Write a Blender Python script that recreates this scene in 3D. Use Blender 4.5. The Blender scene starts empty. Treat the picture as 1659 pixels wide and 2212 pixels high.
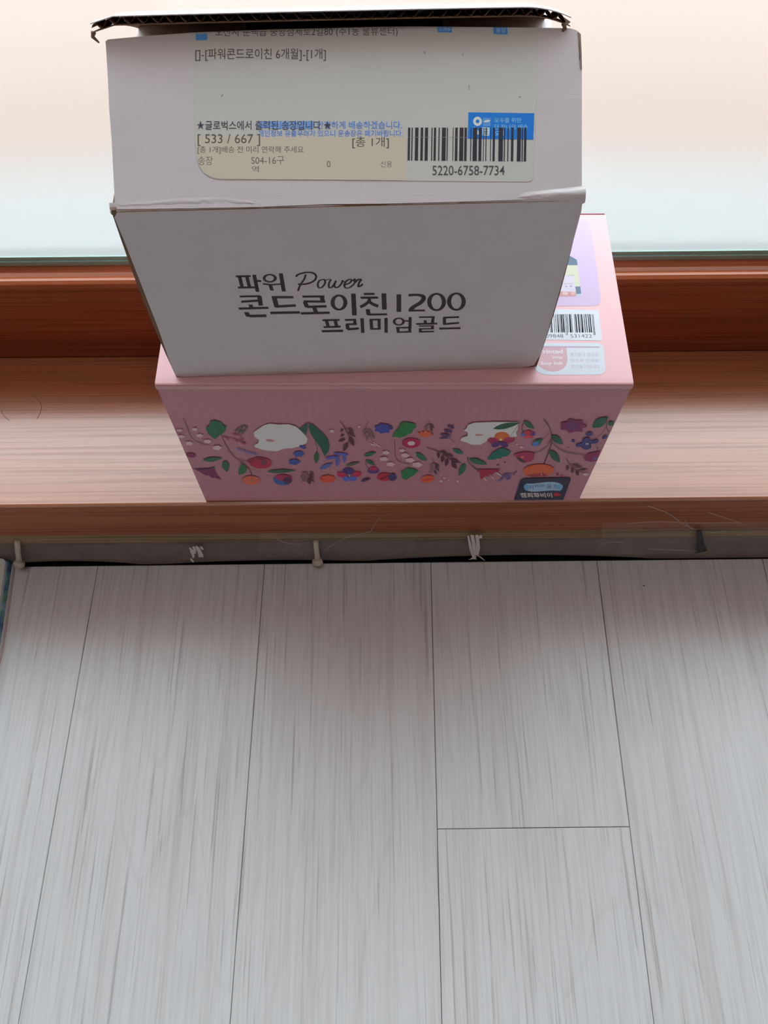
import bpy, bmesh, math, random
from mathutils import Vector, Matrix, noise
from math import sin, cos, pi, radians
random.seed(7)
S = bpy.context.scene
COL = S.collection

# ------------------------------------------------------------------ camera
CW, CH, CF = 1659, 2212, 1739.86
CC = Vector((-0.01108, -0.26556, 0.51964))
PITCH, YAW, ROLL = 1.10992, -0.00814, -0.00322
_r = Vector((cos(YAW), sin(YAW), 0)); _f = Vector((-sin(YAW), cos(YAW), 0)); _u = Vector((0, 0, 1))
FW = _f*cos(PITCH) - _u*sin(PITCH); UP = _u*cos(PITCH) + _f*sin(PITCH)
RT = _r*cos(ROLL) + UP*sin(ROLL); UP = -_r*sin(ROLL) + UP*cos(ROLL)
cam = bpy.data.objects.new('camera', bpy.data.cameras.new('camera')); COL.objects.link(cam)
m = Matrix((RT, UP, -FW)).transposed().to_4x4(); m.translation = CC; cam.matrix_world = m
cam.data.sensor_fit = 'HORIZONTAL'; cam.data.sensor_width = 36; cam.data.lens = CF/CW*36
cam.data.clip_start = 0.01
S.camera = cam
def ray(x, y):
    return (FW + RT*((x-829.5)/CF) - UP*((y-1106)/CF)).normalized()
def onplane(x, y, o, n):            # the photograph's pixel rectified onto a real surface plane
    d = ray(x, y); return CC + d*((o-CC).dot(n)/d.dot(n))

# ------------------------------------------------------------------ world, lights, exposure
W = bpy.data.worlds.new('overcast_sky'); S.world = W; W.use_nodes = True
bg = W.node_tree.nodes['Background']; bg.inputs[0].default_value = (0.84, 0.93, 1.0, 1); bg.inputs[1].default_value = 5.6
def area(name, loc, rot, sx, sy, e, col):
    l = bpy.data.lights.new(name, 'AREA'); l.shape = 'RECTANGLE'; l.size = sx; l.size_y = sy; l.energy = e; l.color = col
    o = bpy.data.objects.new(name, l); COL.objects.link(o); o.location = loc; o.rotation_euler = rot; return o
area('overhead_fill_light', (0, -.55, 2.24), (0, 0, 0), .9, .9, 6.5, (1, .96, .94))  # added overhead fill that lifts the floor, no visible source
S.view_settings.view_transform = 'Standard'; S.view_settings.look = 'None'
S.view_settings.gamma = 1; S.view_settings.use_curve_mapping = False
S.view_settings.exposure = 0.0
cy = S.cycles
cy.max_bounces = 14; cy.diffuse_bounces = 6; cy.glossy_bounces = 4; cy.transmission_bounces = 10; cy.transparent_max_bounces = 12
cy.caustics_refractive = True; cy.caustics_reflective = False; cy.use_denoising = True; cy.blur_glossy = 1.0

# ------------------------------------------------------------------ helpers
def tag(o, label=None, cat=None, group=None, kind=None):
    if label: o['label'] = label
    if cat: o['category'] = cat
    if group: o['group'] = group
    if kind: o['kind'] = kind
    return o
def link(name, me, parent=None, mats=()):
    o = bpy.data.objects.new(name, me); COL.objects.link(o)
    if parent: o.parent = parent; o.matrix_parent_inverse = Matrix.Translation(-parent.location)
    for x in mats: me.materials.append(x)
    return o
def empty(name, loc=(0, 0, 0)):
    o = bpy.data.objects.new(name, None); COL.objects.link(o); o.location = loc; o.empty_display_size = .02; return o
def mesh(name, vs, fs, mats, parent=None, smooth=False, fm=None):
    me = bpy.data.meshes.new(name); me.from_pydata([tuple(v) for v in vs], [], fs); me.update()
    bm = bmesh.new(); bm.from_mesh(me); bmesh.ops.recalc_face_normals(bm, faces=bm.faces)
    bm.to_mesh(me); bm.free()
    if smooth:
        for p in me.polygons: p.use_smooth = True
    if fm:
        for p, k in zip(me.polygons, fm): p.material_index = k
    if not isinstance(mats, (list, tuple)): mats = [mats]
    return link(name, me, parent, mats)
def box(name, a, b, mat, parent=None, bev=0, seg=2):
    bm = bmesh.new()
    vs = [bm.verts.new((x, y, z)) for x in (a[0], b[0]) for y in (a[1], b[1]) for z in (a[2], b[2])]
    for f in ((0, 1, 3, 2), (4, 6, 7, 5), (0, 4, 5, 1), (2, 3, 7, 6), (0, 2, 6, 4), (1, 5, 7, 3)): bm.faces.new([vs[i] for i in f])
    bmesh.ops.recalc_face_normals(bm, faces=bm.faces)
    if bev: bmesh.ops.bevel(bm, geom=list(bm.edges), offset=bev, segments=seg, affect='EDGES', profile=.5)
    me = bpy.data.meshes.new(name); bm.to_mesh(me); bm.free()
    return link(name, me, parent, [mat])
def prism(name, pts, n, th, mats, parent=None, bev=0):      # outline extruded by th against n; faces: front=mat0, rest=mat1
    bm = bmesh.new(); k = len(pts)
    A = [bm.verts.new(p) for p in pts]; B = [bm.verts.new(p - n*th) for p in pts]
    f = bm.faces.new(A); f.normal_update()
    g = bm.faces.new(B[::-1]); g.material_index = min(1, len(mats)-1)
    for i in range(k):
        q = bm.faces.new((A[i], B[i], B[(i+1) % k], A[(i+1) % k])); q.material_index = min(2, len(mats)-1)
    bmesh.ops.recalc_face_normals(bm, faces=bm.faces)
    me = bpy.data.meshes.new(name); bm.to_mesh(me); bm.free()
    return link(name, me, parent, mats)
def sweep(name, prof, x0, x1, mat, parent=None, nx=1, fn=None, smooth=False, fm=None):   # profile (y,z) along x
    vs = []; fs = []; k = len(prof)
    for i in range(nx+1):
        x = x0 + (x1-x0)*i/nx
        for j, (y, z) in enumerate(prof):
            p = Vector((x, y, z)); vs.append(fn(p, j) if fn else p)
    for i in range(nx):
        for j in range(k):
            a = i*k+j; b = i*k+(j+1) % k; fs.append((a, b, b+k, a+k))
    fs.append(tuple(range(k))); fs.append(tuple(range(nx*k, nx*k+k))[::-1])
    return mesh(name, vs, fs, mat, parent, smooth, fm)
def tube(name, pts, rad, mat, parent=None, seg=8, smooth=True):
    pts = [Vector(p) for p in pts]; n = len(pts)
    if not isinstance(rad, (list, tuple)): rad = [rad]*n
    vs = []; fs = []
    for i, p in enumerate(pts):
        d = (pts[min(i+1, n-1)] - pts[max(i-1, 0)]).normalized()
        a = d.orthogonal().normalized(); b = d.cross(a)
        if abs(d.x) < .9: a = (Vector((1, 0, 0)) - d*d.x).normalized(); b = d.cross(a)
        for k in range(seg):
            t = 2*pi*k/seg; vs.append(p + (a*cos(t) + b*sin(t))*rad[i])
    for i in range(n-1):
        for k in range(seg):
            q = i*seg; fs.append((q+k, q+(k+1) % seg, q+seg+(k+1) % seg, q+seg+k))
    fs.append(tuple(range(seg))[::-1]); fs.append(tuple(range((n-1)*seg, n*seg)))
    return mesh(name, vs, fs, mat, parent, smooth)

# ------------------------------------------------------------------ materials
def lin(c): c /= 255; return c/12.92 if c <= .04045 else ((c+.055)/1.055)**2.4
def L(c, k=1.0): return tuple(min(.95, max(.003, lin(v)*k)) for v in c)
def nmat(name, color, rough=.6, spec=.5, **kw):
    m = bpy.data.materials.new(name); m.use_nodes = True
    b = m.node_tree.nodes['Principled BSDF']
    b.inputs['Base Color'].default_value = (*color, 1); b.inputs['Roughness'].default_value = rough
    b.inputs['Specular IOR Level'].default_value = spec
    for k, v in kw.items(): b.inputs[k.replace('_', ' ')].default_value = v
    return m
def N(m, t, **kw):
    n = m.node_tree.nodes.new('ShaderNode'+t)
    for k, v in kw.items(): setattr(n, k, v)
    return n
def lk(m, a, b): m.node_tree.links.new(a, b)
def bs(m): return m.node_tree.nodes['Principled BSDF']
def mapping(m, scale, coord='Object', rnd=False):
    tc = N(m, 'TexCoord'); mp = N(m, 'Mapping'); mp.inputs['Scale'].default_value = scale
    lk(m, tc.outputs[coord], mp.inputs['Vector'])
    if rnd:
        oi = N(m, 'ObjectInfo'); mu = N(m, 'Math', operation='MULTIPLY'); mu.inputs[1].default_value = 57.0
        lk(m, oi.outputs['Random'], mu.inputs[0]); cb = N(m, 'CombineXYZ')
        lk(m, mu.outputs[0], cb.inputs[0]); lk(m, mu.outputs[0], cb.inputs[1]); lk(m, cb.outputs[0], mp.inputs['Location'])
    return mp.outputs[0]
def noise_n(m, vec, scale, detail=3, rough=.5, dist=0):
    n = N(m, 'TexNoise'); n.inputs['Scale'].default_value = scale; n.inputs['Detail'].default_value = detail
    n.inputs['Roughness'].default_value = rough; n.inputs['Distortion'].default_value = dist
    lk(m, vec, n.inputs['Vector']); return n.outputs['Fac']
def ramp(m, fac, stops):
    r = N(m, 'ValToRGB'); e = r.color_ramp.elements
    while len(e) < len(stops): e.new(.5)
    for q, (p, c) in zip(e, stops): q.position = p; q.color = (*c, 1) if len(c) == 3 else c
    lk(m, fac, r.inputs[0]); return r.outputs[0]
def mult(m, a, b, fac=1.0):
    x = N(m, 'Mix', data_type='RGBA', blend_type='MULTIPLY'); x.inputs[0].default_value = fac
    lk(m, a, x.inputs[6]); lk(m, b, x.inputs[7]); return x.outputs[2]
def bump(m, h, strength=.2, dist=.001):
    b = N(m, 'Bump'); b.inputs['Strength'].default_value = strength; b.inputs['Distance'].default_value = dist
    lk(m, h, b.inputs['Height']); lk(m, b.outputs[0], bs(m).inputs['Normal'])

def wood(name, base, dark, rough, fine=1.0, lines=.5, spec=.5):
    m = nmat(name, base, rough, spec)
    v1 = mapping(m, (1.6, 55, 55)); v2 = mapping(m, (3.5, 400, 400)); v3 = mapping(m, (.6, 18, 18))
    a = noise_n(m, v1, 1, 4, .6, .3); b = noise_n(m, v2, 1, 3, .5); c = noise_n(m, v3, 1, 2, .5)
    r1 = ramp(m, a, [(.3, dark), (.62, base)])
    d = 1-lines
    r2 = ramp(m, b, [(.40, (d, d*.97, d*.93)), (.52, (1, 1, 1))])
    r3 = ramp(m, c, [(.3, (.86, .84, .82)), (.7, (1, 1, 1))])
    lk(m, mult(m, mult(m, r1, r2), r3), bs(m).inputs['Base Color'])
    bump(m, b, .12*fine, .0004)
    if spec > .8:
        cw = ramp(m, b, [(.38, (.66,)*3), (.52, (.98,)*3)]); lk(m, cw, bs(m).inputs['Coat Weight'])
        bs(m).inputs['Coat Tint'].default_value = (1, .95, .93, 1); bs(m).inputs['Specular Tint'].default_value = (1, .93, .9, 1)
    return m
M = {}
M['sill'] = wood('sill_wood', (.50, .195, .09), (.41, .145, .062), .30, 1, .22, .9)
bs(M['sill']).inputs['Coat Weight'].default_value = .8; bs(M['sill']).inputs['Coat Roughness'].default_value = .17
M['rail'] = wood('rail_wood', (.40, .105, .036), (.30, .068, .02), .3, .6, .25, .5)
M['sillfront'] = wood('sill_nose_wood', (.44, .145, .055), (.34, .10, .035), .5, .6, .28, .25)
M['rawwood'] = wood('raw_wood', (.42, .31, .18), (.30, .2, .11), .8, 1, .4, .2)
def floor_mat():
    m = nmat('pale_laminate', (.7, .7, .69), .42, .4)
    v1 = mapping(m, (70, 1.6, 1), rnd=True); v2 = mapping(m, (330, 6, 1), rnd=True); v3 = mapping(m, (9, 1.4, 1), rnd=True); v4 = mapping(m, (550, 14, 1), rnd=True)
    a = noise_n(m, v1, 1, 5, .62, .55); b = noise_n(m, v2, 1, 4, .6, .2); c = noise_n(m, v3, 1, 3, .5, .5); d = noise_n(m, v4, 1, 2, .5)
    r1 = ramp(m, a, [(.30, (.71, .71, .71)), (.42, (.775, .785, .79)), (.55, (.80, .82, .83))])
    r2 = ramp(m, b, [(.33, (.72, .70, .69)), (.42, (1, 1, 1))])
    r4 = ramp(m, d, [(.3, (.90, .895, .89)), (.55, (1, 1, 1))])
    # cathedral figure: thin contour lines of a stretched noise field
    sn = N(m, 'Math', operation='SINE'); ml = N(m, 'Math', operation='MULTIPLY'); ml.inputs[1].default_value = 62
    lk(m, c, ml.inputs[0]); lk(m, ml.outputs[0], sn.inputs[0])
    r3 = ramp(m, sn.outputs[0], [(0.0, (1, 1, 1)), (.9, (1, 1, 1)), (1.0, (.96, .957, .955))])
    lk(m, mult(m, mult(m, mult(m, r1, r2), r3), r4), bs(m).inputs['Base Color'])
    bump(m, a, .08, .0004); return m
M['floor'] = floor_mat()
M['joint'] = nmat('joint_dark', (.12, .11, .1), .9)
M['void'] = nmat('gap_shade_dark', (.02, .018, .016), .95, .1)  # near-black colour stands in for the shadow in the gap
def paper(name, col, rough=.7, spec=.3, amt=.05):
    m = nmat(name, col, rough, spec)
    v = mapping(m, (1, 1, 1)); a = noise_n(m, v, 45, 4, .6); b = noise_n(m, v, 900, 2)
    r = ramp(m, a, [(.3, (1-amt,)*3), (.7, (1, 1, 1))])
    rgb = N(m, 'RGB'); rgb.outputs[0].default_value = (*col, 1)
    lk(m, mult(m, rgb.outputs[0], r), bs(m).inputs['Base Color']); bump(m, b, .15, .0002); return m
M['card'] = paper('white_cardboard', (.77, .735, .755), .55, .35)
M['kraft'] = paper('kraft_board', (.30, .19, .125), .85, .1, .2)
M['pinkside'] = nmat('pink_carton_side', (.58, .28, .345), .38, .4)
M['pinktop'] = paper('pink_carton_top_lit', (.78, .44, .46), .34, .5, .02)  # carton pink with the window light on top put into the colour
M['gap'] = nmat('black_gap', (.01, .01, .01), .9, .1)
M['skirt'] = paper('grey_vinyl', (.27, .235, .22), .5, .3, .25)
M['wall'] = nmat('wall_paper', (.42, .29, .25), .9)
M['ceil'] = nmat('ceiling_white', (.5, .42, .38), .9)
M['beige'] = nmat('beige_plastic', (.68, .62, .51), .5)
M['blackp'] = nmat('black_rubber', (.025, .028, .025), .6)
M['clear'] = nmat('cloudy_plastic', (.82, .79, .77), .3, .5)
M['glass_edge_strip'] = nmat('green_glass_edge', (.30, .50, .44), .35, .5)  # solid green strip standing in for the see-through edge of the glass
M['balcony'] = nmat('balcony_tile', (.38, .395, .385), .6)
M['parapet'] = nmat('peach_plaster', (.43, .315, .26), .9)
M['hair'] = nmat('hair', (.05, .03, .02), .5)
def gingham():
    m = M['pinkside']; v = mapping(m, (1, 1, 1))
    sx = N(m, 'SeparateXYZ'); lk(m, v, sx.inputs[0])
    outs = []
    for k in (0, 2):
        a = N(m, 'Math', operation='MULTIPLY'); a.inputs[1].default_value = 2*pi/.0052; lk(m, sx.outputs[k], a.inputs[0])
        s = N(m, 'Math', operation='SINE'); lk(m, a.outputs[0], s.inputs[0]); outs.append(s.outputs[0])
    ad = N(m, 'Math', operation='ADD'); lk(m, outs[0], ad.inputs[0]); lk(m, outs[1], ad.inputs[1])
    mr = N(m, 'MapRange'); mr.inputs['From Min'].default_value = -1.2; mr.inputs['From Max'].default_value = 1.2; lk(m, ad.outputs[0], mr.inputs[0])
    lk(m, ramp(m, mr.outputs[0], [(0, (.68, .305, .375)), (1, (.63, .30, .38))]), bs(m).inputs['Base Color'])
gingham()
def frosted():
    m = bpy.data.materials.new('frosted_glass'); m.use_nodes = True; nt = m.node_tree
    nt.nodes.clear(); o = N(m, 'OutputMaterial')
    r = N(m, 'BsdfRefraction'); r.inputs['Roughness'].default_value = .6; r.inputs['IOR'].default_value = 1.18
    r.inputs['Color'].default_value = (.93, .97, .96, 1)
    t = N(m, 'BsdfTranslucent'); t.inputs['Color'].default_value = (.9, .93, .92, 1)
    g = N(m, 'BsdfGlossy'); g.inputs['Roughness'].default_value = .35; g.inputs['Color'].default_value = (.8, .85, .85, 1)
    mx = N(m, 'MixShader'); mx.inputs[0].default_value = .06; lk(m, r.outputs[0], mx.inputs[1]); lk(m, t.outputs[0], mx.inputs[2])
    m2 = N(m, 'MixShader'); m2.inputs[0].default_value = .05; lk(m, mx.outputs[0], m2.inputs[1]); lk(m, g.outputs[0], m2.inputs[2])
    lk(m, m2.outputs[0], o.inputs[0]); return m
M['frost'] = frosted()
def inkmat(name, rough=.5, spec=.3):
    m = nmat(name, (1, 1, 1), rough, spec); a = N(m, 'VertexColor'); a.layer_name = 'ink'
    lk(m, a.outputs[0], bs(m).inputs['Base Color']); return m
M['ink'] = inkmat('printed_ink'); M['inkgloss'] = inkmat('printed_ink_gloss', .36, .4)

# ------------------------------------------------------------------ flat print on a face
class Print:
    def __init__(s, o, n, k, lift=.00004, step=2e-7, tf=None):
        s.o, s.n, s.k, s.lift, s.step = o, n.normalized(), k, lift, step
        s.vs = []; s.fs = []; s.cs = []; s.z = 0; s.tf = tf or (lambda x, y: (x, y))
    def poly(s, pts, col, up=True, raw=None):
        if up: s.z += 1
        b = len(s.vs)
        for (x, y) in pts:
            x, y = s.tf(x, y); s.vs.append(onplane(x, y, s.o, s.n) + s.n*(s.lift + s.z*s.step))
        s.fs.append(tuple(range(b, b+len(pts)))); s.cs.append(raw or L(col, s.k))
    def el(s, cx, cy, rx, ry, rot, col, n=22):
        t = radians(rot); s.poly([(cx+rx*cos(a)*cos(t)-ry*sin(a)*sin(t), cy+rx*cos(a)*sin(t)+ry*sin(a)*cos(t)) for a in [2*pi*i/n for i in range(n)]], col)
    def blob(s, cx, cy, rx, ry, k, amp, col, ph=0, n=60):
        s.poly([(cx+rx*cos(a)*(1+amp*cos(k*a+ph)), cy+ry*sin(a)*(1+amp*cos(k*a+ph))) for a in [2*pi*i/n for i in range(n)]], col)
    def leaf(s, x0, y0, x1, y1, w, col, n=8):
        dx, dy = x1-x0, y1-y0; l = math.hypot(dx, dy) or 1; px, py = -dy/l, dx/l
        A = []; B = []
        for i in range(n+1):
            t = i/n; h = w*.5*math.sin(pi*t**.85); A.append((x0+dx*t+px*h, y0+dy*t+py*h))
            if 0 < i < n: B.append((x0+dx*t-px*h, y0+dy*t-py*h))
        s.poly(A+B[::-1], col)
    def stem(s, pts, w, col, smooth=True):
        if smooth and len(pts) > 2: pts = curve(pts)
        s.ribbon(pts, lambda d: w, col)
    def ribbon(s, pts, wf, col):
        n = len(pts); A = []; B = []
        for i in range(n):
            a = pts[max(0, i-1)]; b = pts[min(n-1, i+1)]; dx, dy = b[0]-a[0], b[1]-a[1]; l = math.hypot(dx, dy) or 1
            w = wf((dx/l, dy/l))/2; A.append((pts[i][0]-dy/l*w, pts[i][1]+dx/l*w)); B.append((pts[i][0]+dy/l*w, pts[i][1]-dx/l*w))
        s.z += 1
        for i in range(n-1): s.poly([A[i], A[i+1], B[i+1], B[i]], col, up=False)
    def ring(s, cx, cy, rx, ry, tx, ty, col, n=32):
        s.z += 1
        for i in range(n):
            a, b = 2*pi*i/n, 2*pi*(i+1)/n
            s.poly([(cx+rx*cos(a), cy+ry*sin(a)), (cx+rx*cos(b), cy+ry*sin(b)), (cx+(rx-tx)*cos(b), cy+(ry-ty)*sin(b)), (cx+(rx-tx)*cos(a), cy+(ry-ty)*sin(a))], col, up=False)
    def vbar(s, x0, y0, x1, y1, w, col): s.poly([(x0-w/2, y0), (x0+w/2, y0), (x1+w/2, y1), (x1-w/2, y1)], col)
    def hbar(s, x0, y0, x1, y1, w, col): s.poly([(x0, y0-w/2), (x1, y1-w/2), (x1+w*.15, y1+w/2), (x0+w*.3, y0+w/2)], col)
    def rrect(s, q, r, col, n=5):         # q four corners, rounded by fraction r (scalar or four)
        if not isinstance(r, (list, tuple)): r = [r]*4
        P = []
        for i in range(4):
            c = Vector(q[i]); a = Vector(q[i-1]); b = Vector(q[(i+1) % 4])
            if r[i] <= 0: P.append(tuple(c)); continue
            p0 = c + (a-c).normalized()*r[i]; p1 = c + (b-c).normalized()*r[i]
            for j in range(n+1):
                t = j/n; P.append(tuple(p0*(1-t)**2 + c*2*t*(1-t) + p1*t*t))
        s.poly(P, col)
    def text(s, st, x0, y0, x1, y1, col, shear=0, bold=0, dy=0, clip=None):   # bbox fitted to x0..x1, y0..y1 ; dy: fall of baseline along the line
        c = bpy.data.curves.new('t', 'FONT'); c.body = st; c.size = 1; c.offset = bold; c.resolution_u = 3
        o = bpy.data.objects.new('t', c); COL.objects.link(o); bpy.context.view_layer.update()
        dg = bpy.context.evaluated_depsgraph_get(); me = bpy.data.meshes.new_from_object(o.evaluated_get(dg))
        bpy.data.objects.remove(o); 
        vs = [v.co for v in me.vertices]
        if not vs: return
        ax, bx = min(v.x for v in vs), max(v.x for v in vs); ay, by = min(v.y for v in vs), max(v.y for v in vs)
        s.z += 1
        P = []
        for v in vs:
            u = (v.x-ax)/(bx-ax); w = (v.y-ay)/(by-ay)
            P.append((x0+(x1-x0)*u+shear*(w-.5), y1+(y0-y1)*w+dy*u))
        b = len(s.vs)
        for (x, y) in P:
            if clip is not None: y = max(y, clip(x))
            x, y = s.tf(x, y); s.vs.append(onplane(x, y, s.o, s.n) + s.n*(s.lift + s.z*s.step))
        for p in me.polygons:
            s.fs.append(tuple(b+i for i in p.vertices)); s.cs.append(L(col, s.k))
        bpy.data.meshes.remove(me)
    def build(s, name, parent, mat=None, label=None):
        me = bpy.data.meshes.new(name); me.from_pydata([tuple(v) for v in s.vs], [], s.fs)
        at = me.color_attributes.new('ink', 'FLOAT_COLOR', 'CORNER')
        for p, c in zip(me.polygons, s.cs):
            if p.normal.dot(s.n) < 0: p.flip()
            for li in p.loop_indices: at.data[li].color = (*c, 1)
        o = link(name, me, parent, [mat or M['ink']]); 
        if label: o['label'] = label
        return o
def curve(pts, k=6):
    P = [pts[0]]+list(pts)+[pts[-1]]; out = []
    for i in range(1, len(P)-2):
        for j in range(k):
            t = j/k; a, b, c, d = P[i-1], P[i], P[i+1], P[i+2]
            out.append(tuple(.5*(2*b[q]+(c[q]-a[q])*t+(2*a[q]-5*b[q]+4*c[q]-d[q])*t*t+(3*b[q]-a[q]-3*c[q]+d[q])*t**3) for q in (0, 1)))
    out.append(tuple(pts[-1])); return out

# ================================================================== SETTING
FZ = -.108; D = .132; GY = .150
RX = 1.6
# floor
fl = box('floor', (-RX, -3.0, FZ-.03), (RX, -.0015, FZ-.004), M['joint']); tag(fl, 'floor of pale whitewashed laminate planks below the window sill', kind='structure')
gap0 = box('trim_4', (-RX, -.0015, FZ-.03), (RX, .05, FZ-.012), M['void']); tag(gap0, 'slot between floor edge and sill, coloured near-black for its shade', kind='structure')
pw = .14024; px0 = -.25007; fy = -.01447
joints = {-2: [-.62], -1: [-.9], 0: [-.55, -1.7], 1: [-.8], 2: [-.2120], 3: [-.72], 4: [-.45], 5: [-1.0]}
def plank(xa, ya, yb):
    g = .00022
    bm = bmesh.new(); x0, x1 = xa+g, xa+pw-g; vs = []
    for z, e in ((FZ, .0004), (FZ-.0004, 0), (FZ-.004, 0)):
        for (x, y) in ((x0+e, ya+g+e), (x1-e, ya+g+e), (x1-e, yb-g-e), (x0+e, yb-g-e)): vs.append(bm.verts.new((x - math.tan(fy)*y, y, z)))
    bm.faces.new(vs[0:4])
    for r in (0, 4):
        for i in range(4): bm.faces.new((vs[r+i], vs[r+4+i], vs[r+4+(i+1) % 4], vs[r+(i+1) % 4]))
    bmesh.ops.recalc_face_normals(bm, faces=bm.faces)
    me = bpy.data.meshes.new('plank'); bm.to_mesh(me); bm.free()
    return link('plank', me, fl, [M['floor']])
for k in range(-9, 12):
    x = px0 + k*pw
    js = joints.get(k, [-.35-.17*((k*5) % 7)])
    ys = [-.0015] + js + [js[-1]-1.2, -2.98] if js[-1]-1.2 > -2.9 else [-.0015]+js+[-2.98]
    for a, b in zip(ys[:-1], ys[1:]): plank(x, b, a)
# room shell
def wallbox(n, a, b, m, lab): return tag(box(n, a, b, m), lab, kind='structure')
wallbox('wall_left', (-RX-.1, -3, FZ-.03), (-RX, 1.2, 2.3), M['wall'], 'plain side wall on the left, out of frame')
wallbox('wall_right', (RX, -3, FZ-.03), (RX+.1, 1.2, 2.3), M['wall'], 'plain side wall on the right, out of frame')
wallbox('wall_back', (-RX-.1, -3.1, FZ-.03), (RX+.1, -3, 2.3), M['wall'], 'plain wall behind the viewer')
wallbox('ceiling', (-RX-.1, -3.1, 2.3), (RX+.1, .25, 2.4), M['ceil'], 'white ceiling of the room')
WX = .95; WT = 1.2
wallbox('wall_front_left', (-RX, .0, FZ-.03), (-WX, .25, 2.3), M['wall'], 'wall beside the window on the left')
wallbox('wall_front_right', (WX, .0, FZ-.03), (RX, .25, 2.3), M['wall'], 'wall beside the window on the right')
wallbox('wall_front_top', (-WX, .0, WT+.06), (WX, .25, 2.3), M['wall'], 'wall above the window')
# sill: deep wooden board with rounded nose, front face drops to z -.055
r = .0018; prof = [(r, 0), (D+.05, 0), (D+.05, -.0515), (.0012, -.0515), (0, -.0503), (0, -r), (r*.3, -r*.3)]
sl = sweep('trim_1', prof, -WX, WX, [M['sill'], M['sillfront']], fm=[0, 0, 1, 1, 1, 0, 0, 0, 0]); tag(sl, 'orange-brown wood-grain window sill board with a square nose', kind='structure')
s2 = sweep('trim_2', [(.0016, -.0517), (.05, -.0517), (.05, -.0675), (.0022, -.0675), (.0002, -.0660), (.0010, -.058)], -WX, WX, M['rawwood'],
           nx=60, fn=lambda p, j: p + Vector((0, .0006*noise.noise((p.x*9, j*.3, 0)), .0006*noise.noise((p.x*14, 5, j*.2)))))
tag(s2, 'raw tan wood strip under the sill nose', kind='structure')
def bulge(p, j):
    x = p.x
    g = 0
    for a, b, amt in ((-.335, -.215, .0026), (-.185, -.02, .0018), (-.03, .215, .0034)):
        if a < x < b: g = max(g, amt*math.sin(pi*(x-a)/(b-a))**.7)
    q = p.copy()
    if j in (3, 4): q.y += g*1.1; q.z += g*.6
    q.y += .0005*noise.noise((x*8, 3, j*.4)); q.z += .0005*noise.noise((x*17, j*.4, 9))
    return q
s3 = sweep('baseboard_front', [(.0045, -.0690), (.05, -.0690), (.05, -.1035), (.0008, -.1055), (-.0022, -.1040), (.0005, -.098), (.0030, -.076)], -WX, WX, M['skirt'], nx=160, fn=bulge, smooth=True)
tag(s3, 'grey vinyl skirting strip lifted off the floor in places', kind='structure')
wallbox('wall_front_below', (-WX, .051, FZ-.03), (WX, .25, -.056), M['void'], 'wall core under the sill, coloured near-black for shade')

# window 1: wooden sliding sash, frosted glass
w1 = empty('window_1', (0, D, 0)); tag(w1, 'wood-framed window with a large frosted glass pane', kind='structure')
rp = [(D, .0025), (D, .0775), (D-.0012, .0790), (D-.0015, .0815), (D-.0003, .0840), (D+.0022, .0853), (D+.0048, .0848), (D+.0068, .0826), (D+.0095, .0815), (D+.0125, .0822),
      (D+.0155, .0838), (GY-.0005, .0840), (GY-.0005, .060), (GY+.03, .060), (GY+.03, .0025)]
sweep('bottom_rail', rp, -WX+.05, WX-.05, M['rail'], w1)
box('outer_lip', (-WX+.05, GY+.004, .060), (WX-.05, GY+.03, .078), M['balcony'], w1, .001)
for sx in (-1, 1):
    box('stile', (sx*(WX-.025)-.04, D, .0025), (sx*(WX-.025)+.04, GY+.03, WT), M['rail'], w1, .003)
box('top_rail', (-WX+.02, D, WT-.08), (WX-.02, GY+.03, WT), M['rail'], w1, .003)
box('window_frame', (-WX, .03, WT), (WX, .25, WT+.06), M['rail'], w1)
box('glass_edge_strip', (-WX+.06, GY-.0007, .0838), (WX-.06, GY+.0012, .0880), M['glass_edge_strip'], w1, .0003)
box('glass_edge_strip', (-WX+.06, GY+.0005, .0880), (WX-.06, GY+.0016, .0912), M['glass_edge_strip'], w1, .0003)
gp = mesh('glass_pane', [(-WX+.05, GY+.002, .075), (WX-.05, GY+.002, .075), (WX-.05, GY+.002, WT-.07), (-WX+.05, GY+.002, WT-.07)], [(0, 1, 2, 3)], M['frost'], w1)
if gp.data.polygons[0].normal.y > 0: gp.data.polygons[0].flip()
# outside: terrace in two tones under the open sky
wallbox('trim_5', (-6, .25, -.16), (6, .58, -.12), M['balcony'], 'pale grey-green terrace edging outside the frosted glass')
wallbox('trim_6', (-6, .58, -.16), (6, 9, -.12), M['parapet'], 'peach terrace paving beyond the frosted glass')
wallbox('sky_block_slab', (-6, .25, 1.45), (6, 1.1, 1.55), M['ceil'], 'unseen slab added over the terrace to block high sky light')  # added out of view to cut sky light from steep angles
wallbox('wall_front_outer', (-WX, .19, -.12), (WX, .25, .0), M['balcony'], 'outer face of the wall under the window')

# ================================================================== PINK GIFT BOX
PWID, PD, PH = .27, .132, .14388
pyaw = -.01076; po = Vector((-.13793, .00287, 0)); pex = Vector((cos(pyaw), sin(pyaw), 0)); pey = Vector((-sin(pyaw), cos(pyaw), 0)); EZ = Vector((0, 0, 1))
pb = empty('gift_box', po + pex*PWID/2 + pey*PD/2); tag(pb, 'pink floral carton lying on the wooden sill under the white box', 'box')
bm = bmesh.new()
z0 = .0004
c8 = [po+EZ*z0, po+pex*PWID+EZ*z0, po+pex*PWID+pey*PD+EZ*z0, po+pey*PD+EZ*z0]
vs = [bm.verts.new(p) for p in c8] + [bm.verts.new(p+EZ*(PH-z0)) for p in c8]
fs = [bm.faces.new([vs[i] for i in q]) for q in ((3, 2, 1, 0), (0, 1, 5, 4), (1, 2, 6, 5), (2, 3, 7, 6), (3, 0, 4, 7))]
bmesh.ops.recalc_face_normals(bm, faces=bm.faces)
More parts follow.
